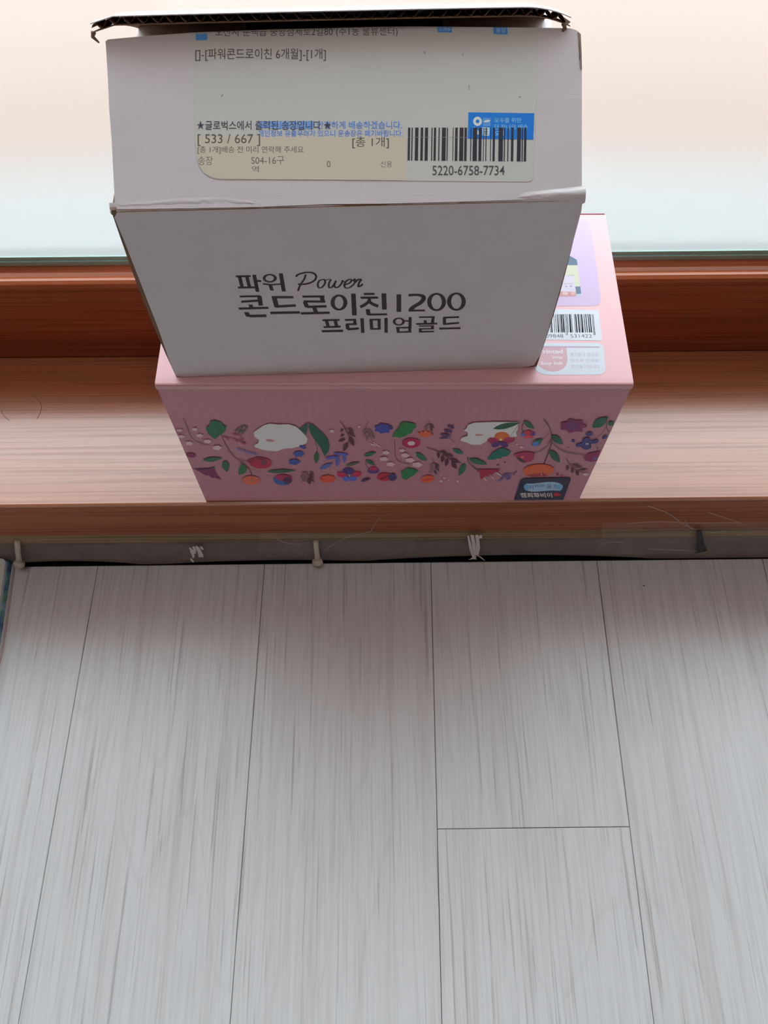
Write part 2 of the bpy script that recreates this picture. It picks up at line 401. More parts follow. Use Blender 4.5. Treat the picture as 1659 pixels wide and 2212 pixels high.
me = bpy.data.meshes.new('body'); bm.to_mesh(me); bm.free(); link('body', me, pb, [M['pinkside']])
# lid: top sheet with slightly rounded front edge and tucked tab seam
def P(u, v, z): return po + pex*u + pey*v + EZ*z
rows = [(-.0002, PH-.0042), (-.0006, PH-.0030), (-.0006, PH-.0010), (-.0001, PH-.0003), (.0010, PH+.0001), (.004, PH+.0002), (PD-.002, PH+.0002), (PD+.0004, PH-.001), (PD+.0004, PH-.006)]
vs = []; fs = []; nu = 12
for i in range(nu+1):
    u = -.0004 + (PWID+.0008)*i/nu
    for (v, z) in rows: vs.append(P(u, v, z))
k = len(rows)
for i in range(nu):
    for j in range(k-1): fs.append((i*k+j, i*k+j+1, i*k+k+j+1, i*k+k+j))
lid = mesh('lid', vs, fs, M['pinktop'], pb, smooth=False); lid['label'] = 'satin lid panel, its pink lightened for the window light'
sm = lid.modifiers.new('s', 'SOLIDIFY'); sm.thickness = .0003; sm.offset = -1

# floral print on the front
FR = Print(po - pey*.0006, -pey, 3.0, lift=.00004)
A_ = lambda x, y: (380+x/5.184, 890+y/5.184)
B_ = lambda x, y: (680+x/5.184, 890+y/5.184)
C_ = lambda x, y: (980+x/4.608, 890+y/4.608)
br = (70, 40, 45); gr = (30, 72, 52); tl = (20, 66, 52); wh = (158, 130, 138); rd = (128, 26, 56); nv = (45, 48, 112); cl = (166, 159, 163)
FR.tf = lambda x, y: (x, y)
FR.poly([(668, 914), (676, 917), (685, 925), (700, 938), (708, 949), (712, 962), (709, 975), (701, 986), (693, 968), (680, 950), (671, 936), (667, 924)], tl)
FR.tf = A_; F = FR
F.poly([(1385, 190), (1430, 150), (1470, 120), (1475, 200), (1450, 280), (1420, 230)], (38, 66, 60))
F.poly([(870, 230), (920, 190), (980, 150), (1050, 130), (1150, 140), (1260, 135), (1340, 160), (1400, 210), (1440, 250), (1475, 300), (1460, 350), (1380, 385), (1300, 405), (1210, 410), (1130, 440), (1040, 435), (960, 420), (890, 395), (880, 370), (920, 350), (930, 310), (880, 280)], cl)
F.el(1055, 318, 50, 14, 5, (140, 95, 105))
F.stem([(75, 65), (120, 160), (160, 260), (220, 320), (290, 355), (380, 370)], 6, br)
for a in ((40, 205, 32, 14), (60, 275, 36, 17), (150, 350, 40, 22), (210, 195, 32, 16), (265, 265, 38, 20), (355, 330, 40, 22), (460, 400, 50, 26)): F.blob(*a, 5, .12, wh)
F.poly([(380, 110), (430, 95), (500, 110), (530, 150), (570, 165), (560, 200), (530, 240), (490, 260), (440, 305), (400, 280), (360, 240), (345, 210), (335, 180), (375, 150)], (25, 76, 50))
for a in ((655, 220, 720, 180), (690, 240, 760, 190), (720, 185, 765, 150), (735, 250, 790, 195), (765, 150, 812, 190)): F.leaf(*a, 24, (62, 66, 62))
F.stem([(520, 280), (620, 300), (700, 330), (780, 350)], 7, (120, 50, 70))
for a in ((560, 270, 600, 330), (620, 240, 700, 262), (640, 290, 700, 345), (690, 250, 750, 282), (700, 315, 770, 300), (720, 340, 790, 365)): F.leaf(*a, 18, (118, 48, 70))
for a in ((680, 400, 740, 440), (740, 420, 810, 470), (800, 440, 860, 485), (850, 450, 920, 490)): F.leaf(*a, 20, (88, 78, 118))
F.el(1420, 390, 40, 18, 20, nv); F.blob(1375, 470, 58, 30, 6, .12, (42, 58, 118)); F.blob(1325, 560, 60, 32, 5, .1, (42, 58, 118))
F.stem([(1555, 300), (1575, 380), (1582, 450)], 6, (50, 60, 50)); F.leaf(1580, 445, 1568, 580, 60, (30, 72, 45))
F.stem([(510, 270), (560, 370), (620, 460), (700, 540), (790, 610), (835, 670), (852, 720)], 7, br)
F.stem([(690, 525), (760, 545), (830, 555)], 5, br); F.stem([(800, 615), (900, 660), (1000, 700), (1110, 730)], 4, (105, 65, 75))
F.el(945, 570, 128, 62, 4, (128, 28, 55)); F.leaf(795, 555, 900, 540, 40, (105, 25, 50)); F.el(985, 560, 38, 32, 0, (88, 38, 52)); F.leaf(880, 520, 1010, 530, 22, (85, 25, 45))
F.el(170, 485, 55, 24, 8, (98, 30, 62)); F.leaf(300, 540, 525, 520, 48, gr); F.leaf(545, 545, 572, 672, 85, (28, 66, 55))
F.poly([(735, 578), (770, 600), (795, 630), (790, 665), (745, 700), (700, 705), (705, 640)], (28, 76, 48))
F.poly([(370, 645), (430, 608), (436, 655)], (35, 65, 55)); F.poly([(190, 632), (260, 640), (430, 630), (450, 700), (508, 758), (430, 735), (405, 740), (370, 712), (340, 712), (310, 695), (260, 668)], (86, 30, 66))
F.el(845, 765, 95, 50, 3, (168, 72, 56)); F.stem([(852, 720), (848, 780)], 5, (110, 60, 50)); F.el(845, 770, 18, 14, 0, (120, 85, 65))
F.leaf(1020, 670, 1350, 656, 40, (34, 66, 55))
F.el(1190, 770, 100, 48, 8, (40, 72, 122)); F.el(1210, 738, 92, 36, 5, (122, 30, 62)); F.el(1252, 765, 50, 40, 0, (60, 34, 62))
for a in ((1495, 665, 1550, 712), (1485, 700, 1552, 745), (1478, 740, 1555, 782)): F.leaf(*a, 22, (62, 30, 45))
F.leaf(1480, 750, 1505, 812, 42, (62, 30, 45)); F.blob(1440, 725, 42, 56, 6, .1, (98, 64, 68))
FR.tf = B_
F.stem([(280, 100), (330, 170), (370, 250), (390, 290)], 8, (60, 30, 40))
for a in ((360, 180, 442, 222, 26), (370, 225, 462, 282, 30), (382, 275, 440, 382, 52), (372, 345, 315, 442, 46), (345, 300, 262, 332, 28), (335, 250, 280, 275, 22), (325, 190, 283, 222, 20)): F.leaf(*a, (60, 30, 40))
F.el(192, 215, 25, 17, 10, wh); F.el(495, 165, 15, 12, 0, wh)
F.stem([(598, 100), (580, 190), (610, 260), (650, 330)], 6, (90, 66, 70))
for a in ((585, 190, 530, 235, 24), (590, 220, 540, 275, 24), (600, 260, 575, 328, 26), (590, 195, 650, 230, 22), (610, 245, 685, 302, 24), (600, 225, 670, 262, 20)): F.leaf(*a, (94, 70, 76))
F.leaf(610, 350, 700, 385, 16, wh); F.leaf(640, 330, 745, 402, 12, wh)
F.blob(765, 185, 92, 52, 7, .12, (45, 50, 116)); F.leaf(820, 150, 880, 190, 30, (40, 36, 70))
F.poly([(870, 285), (885, 240), (905, 220), (900, 205), (935, 190), (950, 160), (955, 130), (1010, 110), (1080, 120), (1130, 140), (1138, 172), (1100, 195), (1090, 235), (1050, 245), (1020, 268), (950, 290), (905, 275)], (24, 86, 44))
F.stem([(895, 310), (900, 460), (915, 520), (960, 560), (1060, 585)], 6, br)
F.blob(1080, 348, 100, 54, 14, .05, (130, 20, 60)); F.el(1080, 350, 42, 24, 0, (165, 142, 142))
F.stem([(1275, 95), (1290, 140), (1310, 205)], 6, (60, 40, 45)); F.leaf(1280, 140, 1230, 198, 34, (100, 76, 66)); F.leaf(1295, 138, 1338, 182, 24, (62, 45, 52)); F.leaf(1290, 165, 1320, 218, 26, (62, 45, 52))
F.poly([(1145, 218), (1180, 238), (1190, 208), (1215, 228), (1240, 200), (1262, 225), (1300, 213), (1298, 243), (1338, 255), (1290, 270), (1230, 286), (1170, 265)], (182, 70, 50))
F.stem([(1560, 130), (1530, 230), (1520, 300), (1575, 342)], 6, (80, 45, 72))
for a in ((1480, 155, 1572, 182, 30), (1440, 205, 1545, 225, 28), (1400, 252, 1525, 262, 30), (1385, 297, 1520, 290, 16)): F.leaf(*a, (62, 42, 78))
bl = (62, 66, 132)
F.leaf(200, 462, 390, 480, 30, bl); F.leaf(335, 465, 325, 568, 42, bl); F.leaf(115, 520, 275, 500, 36, bl); F.leaf(262, 500, 245, 615, 50, bl); F.leaf(55, 640, 205, 570, 46, (58, 74, 125))
F.leaf(550, 492, 692, 450, 44, gr); F.leaf(345, 602, 512, 562, 30, (50, 70, 58)); F.leaf(570, 538, 682, 598, 38, gr); F.stem([(575, 535), (570, 580), (605, 640)], 6, (50, 40, 50))
for a in ((795, 455, 40, 20), (775, 525, 48, 24), (850, 585, 45, 22), (975, 430, 30, 18), (1010, 485, 44, 24), (1065, 540, 50, 25), (1145, 590, 55, 28)): F.blob(*a, 5, .12, wh)
F.el(655, 660, 66, 30, 0, (70, 40, 90)); F.el(655, 635, 42, 18, 0, (142, 28, 66))
F.blob(145, 750, 85, 42, 8, .08, (186, 58, 44))
F.el(375, 665, 68, 38, 0, (54, 38, 90)); F.el(300, 703, 55, 28, 10, (138, 26, 60)); F.el(470, 697, 55, 28, -8, (138, 26, 60)); F.el(350, 748, 40, 28, 0, (62, 78, 142)); F.el(428, 745, 42, 28, 0, (62, 78, 142)); F.leaf(378, 690, 395, 730, 10, (150, 150, 160))
F.leaf(512, 778, 632, 740, 32, (52, 34, 66)); F.el(785, 728, 88, 45, 0, (132, 26, 50)); F.el(870, 730, 48, 42, 0, (44, 36, 82)); F.leaf(715, 760, 850, 700, 22, (95, 15, 38))
F.poly([(962, 670), (1010, 648), (1020, 632), (1060, 625), (1110, 640), (1168, 662), (1130, 685), (1110, 712), (1060, 735), (1020, 762), (980, 738), (970, 715), (978, 698)], (26, 88, 54))
F.leaf(1128, 458, 1252, 545, 56, (25, 80, 64)); F.el(1262, 750, 76, 40, -8, (188, 66, 40)); F.leaf(1190, 770, 1335, 745, 16, (150, 25, 40))
F.stem([(1255, 400), (1380, 440), (1480, 500), (1570, 590)], 7, (60, 30, 40))
for a in ((1400, 440, 1485, 455, 22), (1430, 470, 1562, 497, 32), (1510, 520, 1638, 572, 32), (1385, 450, 1385, 518, 36), (1440, 485, 1422, 568, 42), (1490, 525, 1462, 608, 46), (1530, 555, 1592, 638, 48)): F.leaf(*a, (58, 26, 40))
F.stem([(1310, 500), (1340, 570), (1352, 605)], 6, (60, 50, 60))
for a in ((1340, 570, 1285, 620, 26), (1332, 605, 1280, 685, 36)): F.leaf(*a, (104, 74, 84))
for a in ((1345, 580, 1402, 612, 22), (1345, 610, 1398, 662, 28), (1335, 650, 1365, 702, 28)): F.leaf(*a, (54, 50, 60))
for a in ((1412, 775, 20, 13), (1450, 740, 14, 10), (1500, 765, 8, 8), (1600, 775, 14, 13)): F.el(*a, 0, wh)
F.leaf(1540, 418, 1662, 468, 40, (22, 78, 64)); F.leaf(1660, 618, 1618, 705, 48, (24, 80, 60))
FR.tf = C_
F.poly([(100, 185), (130, 160), (140, 130), (200, 105), (400, 98), (640, 100), (640, 170), (620, 200), (632, 240), (560, 260), (480, 270), (360, 250), (330, 290), (270, 325), (180, 325), (120, 300), (65, 285), (80, 255), (140, 235), (138, 200)], cl)
F.leaf(205, 228, 300, 225, 22, (145, 100, 105)); F.leaf(390, 165, 665, 105, 56, (20, 62, 45)); F.stem([(640, 130), (600, 190), (560, 235)], 4, (105, 85, 85))
F.el(480, 242, 76, 46, 0, (196, 76, 40)); F.el(390, 282, 56, 30, 5, (116, 26, 62)); F.el(550, 278, 56, 30, -5, (116, 26, 62)); F.el(422, 322, 46, 25, -18, (60, 30, 82)); F.el(500, 322, 46, 25, 18, (60, 30, 82)); F.el(468, 275, 11, 14, 0, (200, 165, 85))
F.stem([(705, 95), (680, 150), (695, 205)], 7, (50, 38, 42)); F.leaf(695, 92, 802, 168, 50, tl)
F.el(745, 215, 48, 30, 0, (142, 40, 56)); F.el(693, 226, 25, 18, 0, (62, 72, 132)); F.el(788, 221, 25, 16, 0, (62, 50, 112)); F.el(722, 250, 28, 13, 0, (150, 52, 56)); F.el(768, 246, 28, 14, 0, (150, 52, 56))
F.stem([(890, 70), (940, 130), (970, 200), (978, 280), (960, 360), (930, 440), (895, 520)], 9, (50, 36, 44))
F.stem([(968, 180), (910, 250), (850, 290)], 4, (90, 60, 70)); F.stem([(975, 275), (920, 350), (850, 395), (800, 405)], 6, (80, 55, 62)); F.stem([(975, 300), (1030, 350), (1120, 400), (1310, 430)], 6, (60, 42, 50))
F.leaf(975, 232, 1088, 322, 66, tl); F.leaf(955, 382, 1060, 505, 70, tl); F.leaf(778, 335, 892, 268, 60, (25, 76, 60)); F.el(815, 318, 34, 22, -15, (52, 90, 142))
F.blob(1190, 140, 122, 62, 7, .14, (92, 26, 66)); F.el(1185, 140, 62, 44, 0, (76, 32, 76))
F.leaf(1380, 152, 1542, 52, 84, tl); F.el(1565, 115, 30, 22, 0, (28, 72, 45))
F.stem([(1520, 60), (1520, 140), (1545, 205)], 7, (50, 40, 46)); F.stem([(1515, 150), (1470, 220), (1400, 270)], 4, (85, 60, 66))
nb = (44, 42, 90)
for a in ((1350, 220, 36, 20, -8), (1325, 280, 44, 26, 0), (1320, 342, 50, 32, 0), (1255, 330, 42, 18, -5), (1405, 295, 38, 18, -12), (1325, 310, 50, 34, 0), (1190, 288, 18, 12, 0), (1503, 250, 28, 15, -25), (440, 525, 13, 7, 0), (510, 498, 9, 7, 0), (1140, 350, 8, 6, 0), (1430, 358, 10, 6, 0)): F.el(*a, nb)
F.el(1320, 316, 6, 8, 0, (170, 170, 190)); F.el(1336, 316, 6, 8, 0, (170, 170, 190))
F.poly([(588, 428), (660, 402), (750, 395), (802, 410), (800, 460), (770, 490), (710, 507), (660, 480), (630, 450)], (120, 30, 60)); F.poly([(615, 440), (660, 458), (712, 488), (706, 507), (660, 492), (640, 468)], (36, 34, 40)); F.el(685, 450, 18, 10, 20, (175, 70, 60))
F.poly([(332, 472), (370, 425), (385, 400), (410, 395), (450, 362), (500, 358), (530, 375), (572, 390), (560, 415), (530, 440), (490, 445), (470, 462), (440, 462), (400, 475)], (20, 76, 70))
F.leaf(150, 468, 335, 522, 54, (24, 76, 56)); F.leaf(115, 512, 52, 635, 60, (24, 76, 58)); F.leaf(0, 376, 97, 418, 42, (22, 78, 64))
F.stem([(135, 450), (150, 500), (200, 550), (250, 592)], 7, (50, 36, 44)); F.poly([(232, 570), (290, 572), (262, 600)], (30, 62, 45))
F.poly([(240, 575), (330, 570), (465, 572), (430, 600), (410, 598), (385, 622), (360, 618), (345, 640), (310, 635), (300, 650), (268, 672), (262, 615)], (120, 20, 50))
F.leaf(300, 650, 335, 695, 14, wh); F.leaf(370, 630, 410, 680, 12, wh); F.leaf(420, 600, 480, 640, 14, wh)
F.stem([(440, 685), (520, 650), (560, 620)], 5, (80, 60, 105))
for a in ((470, 660, 535, 608, 22), (530, 672, 575, 630, 34), (505, 645, 580, 608, 14), (595, 630, 610, 598, 16), (618, 600, 634, 580, 12), (440, 688, 490, 665, 14)): F.leaf(*a, (74, 60, 108))
F.el(845, 582, 155, 62, -3, (196, 66, 36)); F.poly([(712, 628), (780, 645), (940, 636), (905, 615), (870, 590), (850, 612), (800, 612)], (112, 36, 42)); F.stem([(868, 590), (878, 636)], 5, (195, 140, 130), False)
F.stem([(1115, 455), (1160, 525), (1230, 582), (1300, 602)], 6, (58, 28, 40))
for a in ((1170, 525, 1262, 530, 13), (1200, 550, 1292, 545, 13), (1230, 580, 1342, 568, 14), (1140, 530, 1128, 585, 30), (1185, 555, 1180, 612, 32), (1222, 585, 1242, 634, 34)): F.leaf(*a, (58, 28, 40))
F.el(1315, 620, 28, 14, 0, wh); F.poly([(1298, 452), (1340, 412), (1462, 388), (1425, 487), (1370, 497), (1310, 485)], (102, 30, 66)); F.el(1408, 462, 22, 16, 0, (72, 62, 112))
F.el(1035, 622, 16, 9, 0, rd); F.el(1078, 640, 14, 8, 0, rd); F.el(630, 322, 10, 7, 0, wh); F.el(675, 350, 18, 9, 0, wh)
FR.build('floral_print', pb, M['inkgloss'])
ST = Print(po - pey*.0006, -pey, 2.7, lift=.00022); ST.tf = C_
ST.rrect([(672, 662), (1172, 652), (1092, 872), (600, 874)], [40, 25, 5, 5], (26, 28, 52))
ST.tf = lambda x, y: (1100+x/11.85, 1025+y/11.85)
ST.poly([(370, 310), (395, 255), (450, 225), (600, 225), (780, 205), (950, 185), (1120, 182), (1260, 205), (1350, 255), (1375, 310), (1345, 375), (1290, 412), (1100, 400), (900, 415), (680, 432), (560, 430), (450, 405), (390, 365)], (112, 140, 165))
ST.el(440, 320, 60, 80, 0, (70, 128, 160)); ST.el(1290, 315, 70, 82, 0, (80, 128, 168))
ST.text('저', 490, 260, 615, 375, (30, 60, 100)); ST.text('esom', 650, 250, 910, 310, (35, 60, 95)); ST.text('몰초', 950, 245, 1250, 355, (40, 66, 95))
ST.text('캠회화비이', 285, 460, 1100, 585, (150, 142, 140), bold=.03, shear=-25)
ST.text('♥', 1130, 465, 1320, 555, (140, 16, 40), bold=.02) if False else ST.blob(1222, 510, 90, 42, 3, .08, (140, 16, 36))
ST.build('brand_sticker', pb, M['inkgloss'], 'dark navy sticker with a pale blue oval')

# print on the top of the pink box
TP = Print(po + EZ*(PH+.0002), EZ, .80, lift=.00008)
TP.tf = lambda x, y: (x, y)
TP.poly([(1040, 476), (1259, 476), (1268, 479), (1274, 486), (1278, 500), (1297, 640), (1297, 652), (1292, 659), (1283, 661), (1040, 662)], (216, 190, 226))
Z5 = lambda x, y: (1140+x/6.144, 480+y/6.144); TP.tf = Z5
TP.poly([(400, 420), (575, 455), (650, 500), (662, 572), (400, 570)], (74, 104, 132)); TP.poly([(400, 572), (660, 572), (695, 855), (400, 855)], (216, 218, 188))
TP.poly([(630, 855), (697, 853), (708, 955), (645, 965)], (82, 112, 138)); TP.poly([(640, 955), (706, 950), (708, 975), (645, 985)], (190, 205, 218))
TP.poly([(400, 690), (605, 712), (635, 925), (400, 925)], (222, 210, 226)); TP.poly([(400, 920), (635, 925), (645, 985), (400, 990)], (205, 140, 138)); TP.el(600, 945, 32, 26, 0, (222, 175, 168)); TP.el(500, 945, 42, 22, 0, (226, 190, 185))
TP.text('AOTMI', 535, 700, 605, 716, (120, 110, 140)); TP.text('CO-OM HIIM', 480, 812, 600, 826, (100, 95, 130)); TP.el(510, 852, 14, 10, 0, (150, 150, 180)); TP.el(572, 850, 16, 10, 0, (150, 150, 180))
TP.poly([(150, 1150), (940, 1166), (990, 1573), (150, 1560)], (228, 232, 240))
# EAN-13 bars, real encoding of the number printed under them
code = '8809848531422'
Lc = ['0001101', '0011001', '0010011', '0111101', '0100011', '0110001', '0101111', '0111011', '0110111', '0001011']
par = ['LLLLLL', 'LLGLGG', 'LLGGLG', 'LLGGGL', 'LGLLGG', 'LGGLLG', 'LGGGLL', 'LGLGLG', 'LGLGGL', 'LGGLGL'][int(code[0])]
bits = '101'
for i, ch in enumerate(code[1:7]):
    c = Lc[int(ch)]; bits += c if par[i] == 'L' else ''.join('1' if b == '0' else '0' for b in c)[::-1]
bits += '01010'
for ch in code[7:]: bits += ''.join('1' if b == '0' else '0' for b in Lc[int(ch)])
bits += '101'
for i, b in enumerate(bits):
    if b == '1':
        g = i < 3 or i > 91 or 45 <= i <= 49
        yb = 1500 if g else 1465
        xt = lambda q: 868-(95-q)*7.75; xb = lambda q: 868-(95-q)*7.75 + (30-(95-q)*.22)
        f = (yb-1222)/(1500-1222)
        TP.poly([(xt(i), 1222), (xt(i+1), 1222), (xt(i+1)+(xb(i+1)-xt(i+1))*f, yb), (xt(i)+(xb(i)-xt(i))*f, yb)], (62, 72, 98), up=False)
TP.text('531422', 565, 1487, 850, 1535, (84, 84, 108), shear=-8); TP.text('809848', 190, 1487, 472, 1535, (84, 84, 108), shear=-8)
TP.rrect([(40, 1600), (1000, 1604), (1040, 2025), (60, 2030)], [60, 80, 110, 230], (226, 232, 242), n=8)
pk = (222, 176, 184)
TP.poly([(100, 1643), (955, 1650), (960, 1668), (100, 1668)], (200, 170, 190))
TP.poly([(150, 1668), (515, 1668), (518, 1720), (528, 1820), (515, 1890), (470, 1945), (400, 1978), (320, 1985), (230, 1965), (150, 1915), (110, 1880)], pk)
wt = (236, 232, 240)
TP.text('Printed', 150, 1690, 466, 1745, wt, bold=.02, shear=-6, dy=-4); TP.text('With', 320, 1780, 466, 1815, wt, bold=.02, shear=-4); TP.text('Soy Ink', 172, 1850, 476, 1905, wt, bold=.02, shear=-6)
lp = (212, 186, 206)
TP.text('콩기름이 함유된', 560, 1735, 935, 1785, lp, bold=.01); TP.text('잉크로 인쇄된', 565, 1812, 945, 1860, lp, bold=.01); TP.text('종이용기입니다', 575, 1895, 950, 1942, lp, bold=.01)
TP.build('lid_print', pb, M['inkgloss'])

# ================================================================== WHITE SHIPPING BOX
wW, wh_, wDp = .20568, .12063, .126
wyaw = .02154; wo = Vector((-.12662, .00757, PH+.0003)); wex = Vector((cos(wyaw), sin(wyaw), 0)); wey = Vector((-sin(wyaw), cos(wyaw), 0))
HZ = PH+wh_
wb = empty('shipping_box', wo + wex*wW/2 + wey*wDp/2); tag(wb, 'white corrugated shipping box with raised flaps, stacked on the pink carton', 'box')
T = .003
fo = wo.copy(); fn_ = -wey
def fpx(x, y): return onplane(x, y, fo, fn_)
# front panel: outline measured on the panel plane, corners slightly crushed
out = [(251, 455), (247, 470), (268, 520), (300, 602), (340, 705), (372, 796), (380, 812), (396, 821), (500, 822), (650, 819), (800, 816), (900, 814), (1000, 810), (1083, 804), (1128, 797), (1153, 789), (1168, 765), (1200, 660), (1232, 545), (1256, 455), (1258, 436), (1245, 432)]
pts = []
for x, y in out:
    p = fpx(x, y); p.z = max(p.z, wo.z+.0002); p.z = min(p.z, HZ); pts.append(p)
prism('front_panel', pts, fn_, T, [M['card'], M['kraft'], M['kraft']], wb)
# other walls and the base
def wp(u, v, z): return wo + wex*u + wey*v + EZ*z
def slab(name, a, b, mats):
    v = [wp(x, y, z) for x in (a[0], b[0]) for y in (a[1], b[1]) for z in (a[2], b[2])]
    return mesh(name, v, [(0, 1, 3, 2), (4, 6, 7, 5), (0, 4, 5, 1), (2, 3, 7, 6), (0, 2, 6, 4), (1, 5, 7, 3)], mats, wb)
def side(sx):
    # side wall bulges outwards past the front corner (torn corner on the left)
    base = .0006 if sx < 0 else wW-.0006
    vs = []; nz, nv = 8, 6
    for lay in (0, 1):
        for i in range(nz+1):
            for j in range(nv+1):
                z = (wh_-.0005)*i/nz; v = T*.3 + (wDp-T*.6)*j/nv
                b = .0015*math.sin(pi*min(1, i/nz))*(1-.6*j/nv) + (.0009 if sx < 0 else .0004)
                vs.append(wp(base + sx*(b + (0 if lay == 0 else -T)), v, z))
    fs = []; fm = []; q = (nz+1)*(nv+1)
    for lay in (0, 1):
        for i in range(nz):
            for j in range(nv):
                a = lay*q + i*(nv+1)+j; fs.append((a, a+1, a+nv+2, a+nv+1)); fm.append(lay)
    for i in range(nz):
        for j in (0, nv):
            a = i*(nv+1)+j; fs.append((a, a+nv+1, q+a+nv+1, q+a)); fm.append(1)
    for j in range(nv):
        for i in (0, nz):
            a = i*(nv+1)+j; fs.append((a, a+1, q+a+1, q+a)); fm.append(1)
    mesh('side_panel', vs, fs, [M['card'], M['kraft']], wb, fm=fm)
side(-1); side(1)
slab('back_panel', (T, wDp-T, 0), (wW-T, wDp, wh_-.0005), [M['card']])
slab('bottom_panel', (T, T, 0), (wW-T, wDp-T, T), [M['kraft']])
# front flap with the label
fa = .48797; flo = wo + EZ*wh_; fdir = wey*cos(fa) + EZ*sin(fa); fnn = (-wey*sin(fa) + EZ*cos(fa)).normalized()
def fl_px(x, y): return onplane(x, y, flo, fnn)
edge = [(228, 89), (234, 85), (300, 79), (420, 70), (520, 66), (600, 63), (700, 61), (800, 58), (900, 57), (1000, 58), (1100, 59), (1180, 60), (1232, 61), (1245, 65), (1255, 75), (1254, 110), (1257, 155), (1257, 300), (1257, 428)]
bot = [(1200, 428), (1050, 434), (900, 438), (820, 440), (700, 441), (560, 447), (400, 450), (254, 452)]
left = [(248, 440), (245, 380), (241, 300), (236, 240), (233, 170)]
ff = prism('front_flap', [fl_px(*q) for q in edge+bot+left], fnn, T, [M['card'], M['kraft'], M['card']], wb)
# raw corrugated strip showing on the flap's right edge
ed = Print(flo, fnn, 2.2, lift=.00025); ed.tf = lambda x, y: (x, y)
ed.poly([(1247, 68), (1254, 74), (1256, 110), (1257, 152), (1253, 150), (1250, 105), (1249, 85)], (105, 90, 82)); ed.poly([(1250, 80), (1252, 100), (1253, 130), (1251, 130)], (70, 58, 52))
ed.build('torn_edge', wb, None, 'brown torn corrugated edge')
# torn creased fold between flap and front: wrinkled paper strip
vs = []; fs = []; nu, nv = 150, 14
for i in range(nu+1):
    t = i/nu
    for j in range(nv+1):
        s_ = j/nv
        x = 252 + (1257-252)*t
        ytop = 428 - 9*math.sin(t*9) + (-28*max(0, (t-.82)/.18)) + 6*noise.noise((t*7, 1, 0)); 
        ybot = 459 + (434-459)*t + 3*noise.noise((t*25, 4, 0)) - 3*max(0, (t-.8)/.2)
        # arc length coordinate from -a (on flap) to +b (front)
        a = (fl_px(x, ytop)-fl_px(x, 448-20*t)).length; b = .0016
        d = a - (a+b)*s_
        hinge = flo + wex*(-.0008 + (wW+.0014)*t)
        if d > 0: p = hinge + fdir*d
        else: p = hinge + EZ*d
        w = math.exp(-(d/.0022)**2)
        n_ = (fnn*(.5+.5*math.tanh(d/.0012)) + fn_*(.5-.5*math.tanh(d/.0012))).normalized()
        fadeu = min(1, s_*5, (1-s_)*6)
        h = .00007 + fadeu*(.00022*max(0, noise.noise((t*14+s_*1.5, s_*3.2, 2))+.1) + .00030*abs(noise.noise((t*34-s_*2, s_*5, 7))) )
        tr = max(0, (t-.84)/.16); h += fadeu*tr*.0012*max(0, math.sin(pi*min(1, s_*1.3)))
        vs.append(p + n_*h - n_*(.0008*w*(1-tr)))
for i in range(nu):
    for j in range(nv):
        a = i*(nv+1)+j; fs.append((a, a+1, a+nv+2, a+nv+1))
tf_ = mesh('creased_fold', vs, fs, M['card'], wb, smooth=True); tf_['label'] = 'torn wrinkled paper along the fold'
# small torn brown notches at both ends of the fold
for (x, y, sx) in ((245, 458, -1), (1261, 428, 1)):
    p = fpx(x, y); p.z = min(p.z, HZ-.0005)
    vs = []
    for k in range(9):
        a = 2*pi*k/9; vs.append(p + wex*(.0012+.0004*sin(k*3))*cos(a) + EZ*(.0021+.0006*cos(k*5))*sin(a) + wey*.0004)
    n = len(vs); vs += [v + wey*.004 for v in vs]
    mesh('torn_corner', vs, [tuple(range(n))]+[(i, (i+1) % n, n+(i+1) % n, n+i) for i in range(n)]+[tuple(range(n, 2*n))], M['kraft'], wb)

# label
LB = Print(flo, fnn, 2.25, lift=.00012); LB.tf = lambda x, y: (x, y)
lblpts = [(414, 71), (600, 64), (800, 59), (1000, 59), (1161, 60), (1158, 230), (1152, 380), (1150, 388), (1143, 393), (900, 391), (700, 389), (475, 388), (455, 384), (440, 374), (430, 360), (425, 340), (422, 300), (418, 200)]
LB.poly(lblpts, (151, 153, 149))
LB.build('shipping_label', wb, None, 'off-white courier label')
LI = Print(flo, fnn, 2.25, lift=.00018); LI.tf = lambda x, y: (x, y); yl = (157, 153, 138)
LI.poly([(421, 296), (600, 294), (878, 293), (877, 390), (700, 388.5), (475, 387), (456, 383), (441, 373), (431, 359), (426, 340)], yl)
blu = (12, 96, 172)
LI.poly([(1012, 243), (1154, 245), (1152, 302), (1010, 300)], blu)
LI.ring(1031.5, 262.5, 9.5, 10, 5.6, 6, (170, 185, 200)); LI.rrect([(1043, 255), (1060, 255), (1059, 273), (1043, 273)], 1.5, (72, 120, 186)); LI.el(1052, 262, 7, 2.5, -8, (160, 180, 205))
LI.poly([(1023, 274), (1029, 278), (1034, 284), (1041, 274), (1036, 290), (1028, 292), (1027, 284)], (150, 170, 190)); LI.rrect([(1042, 275), (1058, 276), (1057, 294), (1042, 293)], 2, (150, 172, 195)); LI.text('표', 1044, 278, 1055, 291, (40, 80, 130))
lt = (112, 158, 205)
LI.text('모두를 위한', 1068, 255, 1126, 265.5, lt); LI.text('단 하나의 배송', 1068, 269, 1140, 280, lt); LI.text('오네', 1069, 283, 1090, 294, lt, bold=.01)
LI.rrect([(422, 74), (448, 73), (448, 87), (424, 88)], 3, (62, 118, 182)); LI.poly([(944, 59), (976, 59), (976, 70.5), (946, 70)], (50, 112, 182)); LI.poly([(1065, 59.5), (1096, 60), (1096, 75), (1066, 74)], (50, 112, 182))
LI.text('고객명', 947, 60.5, 973, 67, (160, 180, 205)); LI.text('운임', 1072, 61, 1091, 70, (160, 180, 205))
ik = (66, 66, 68)
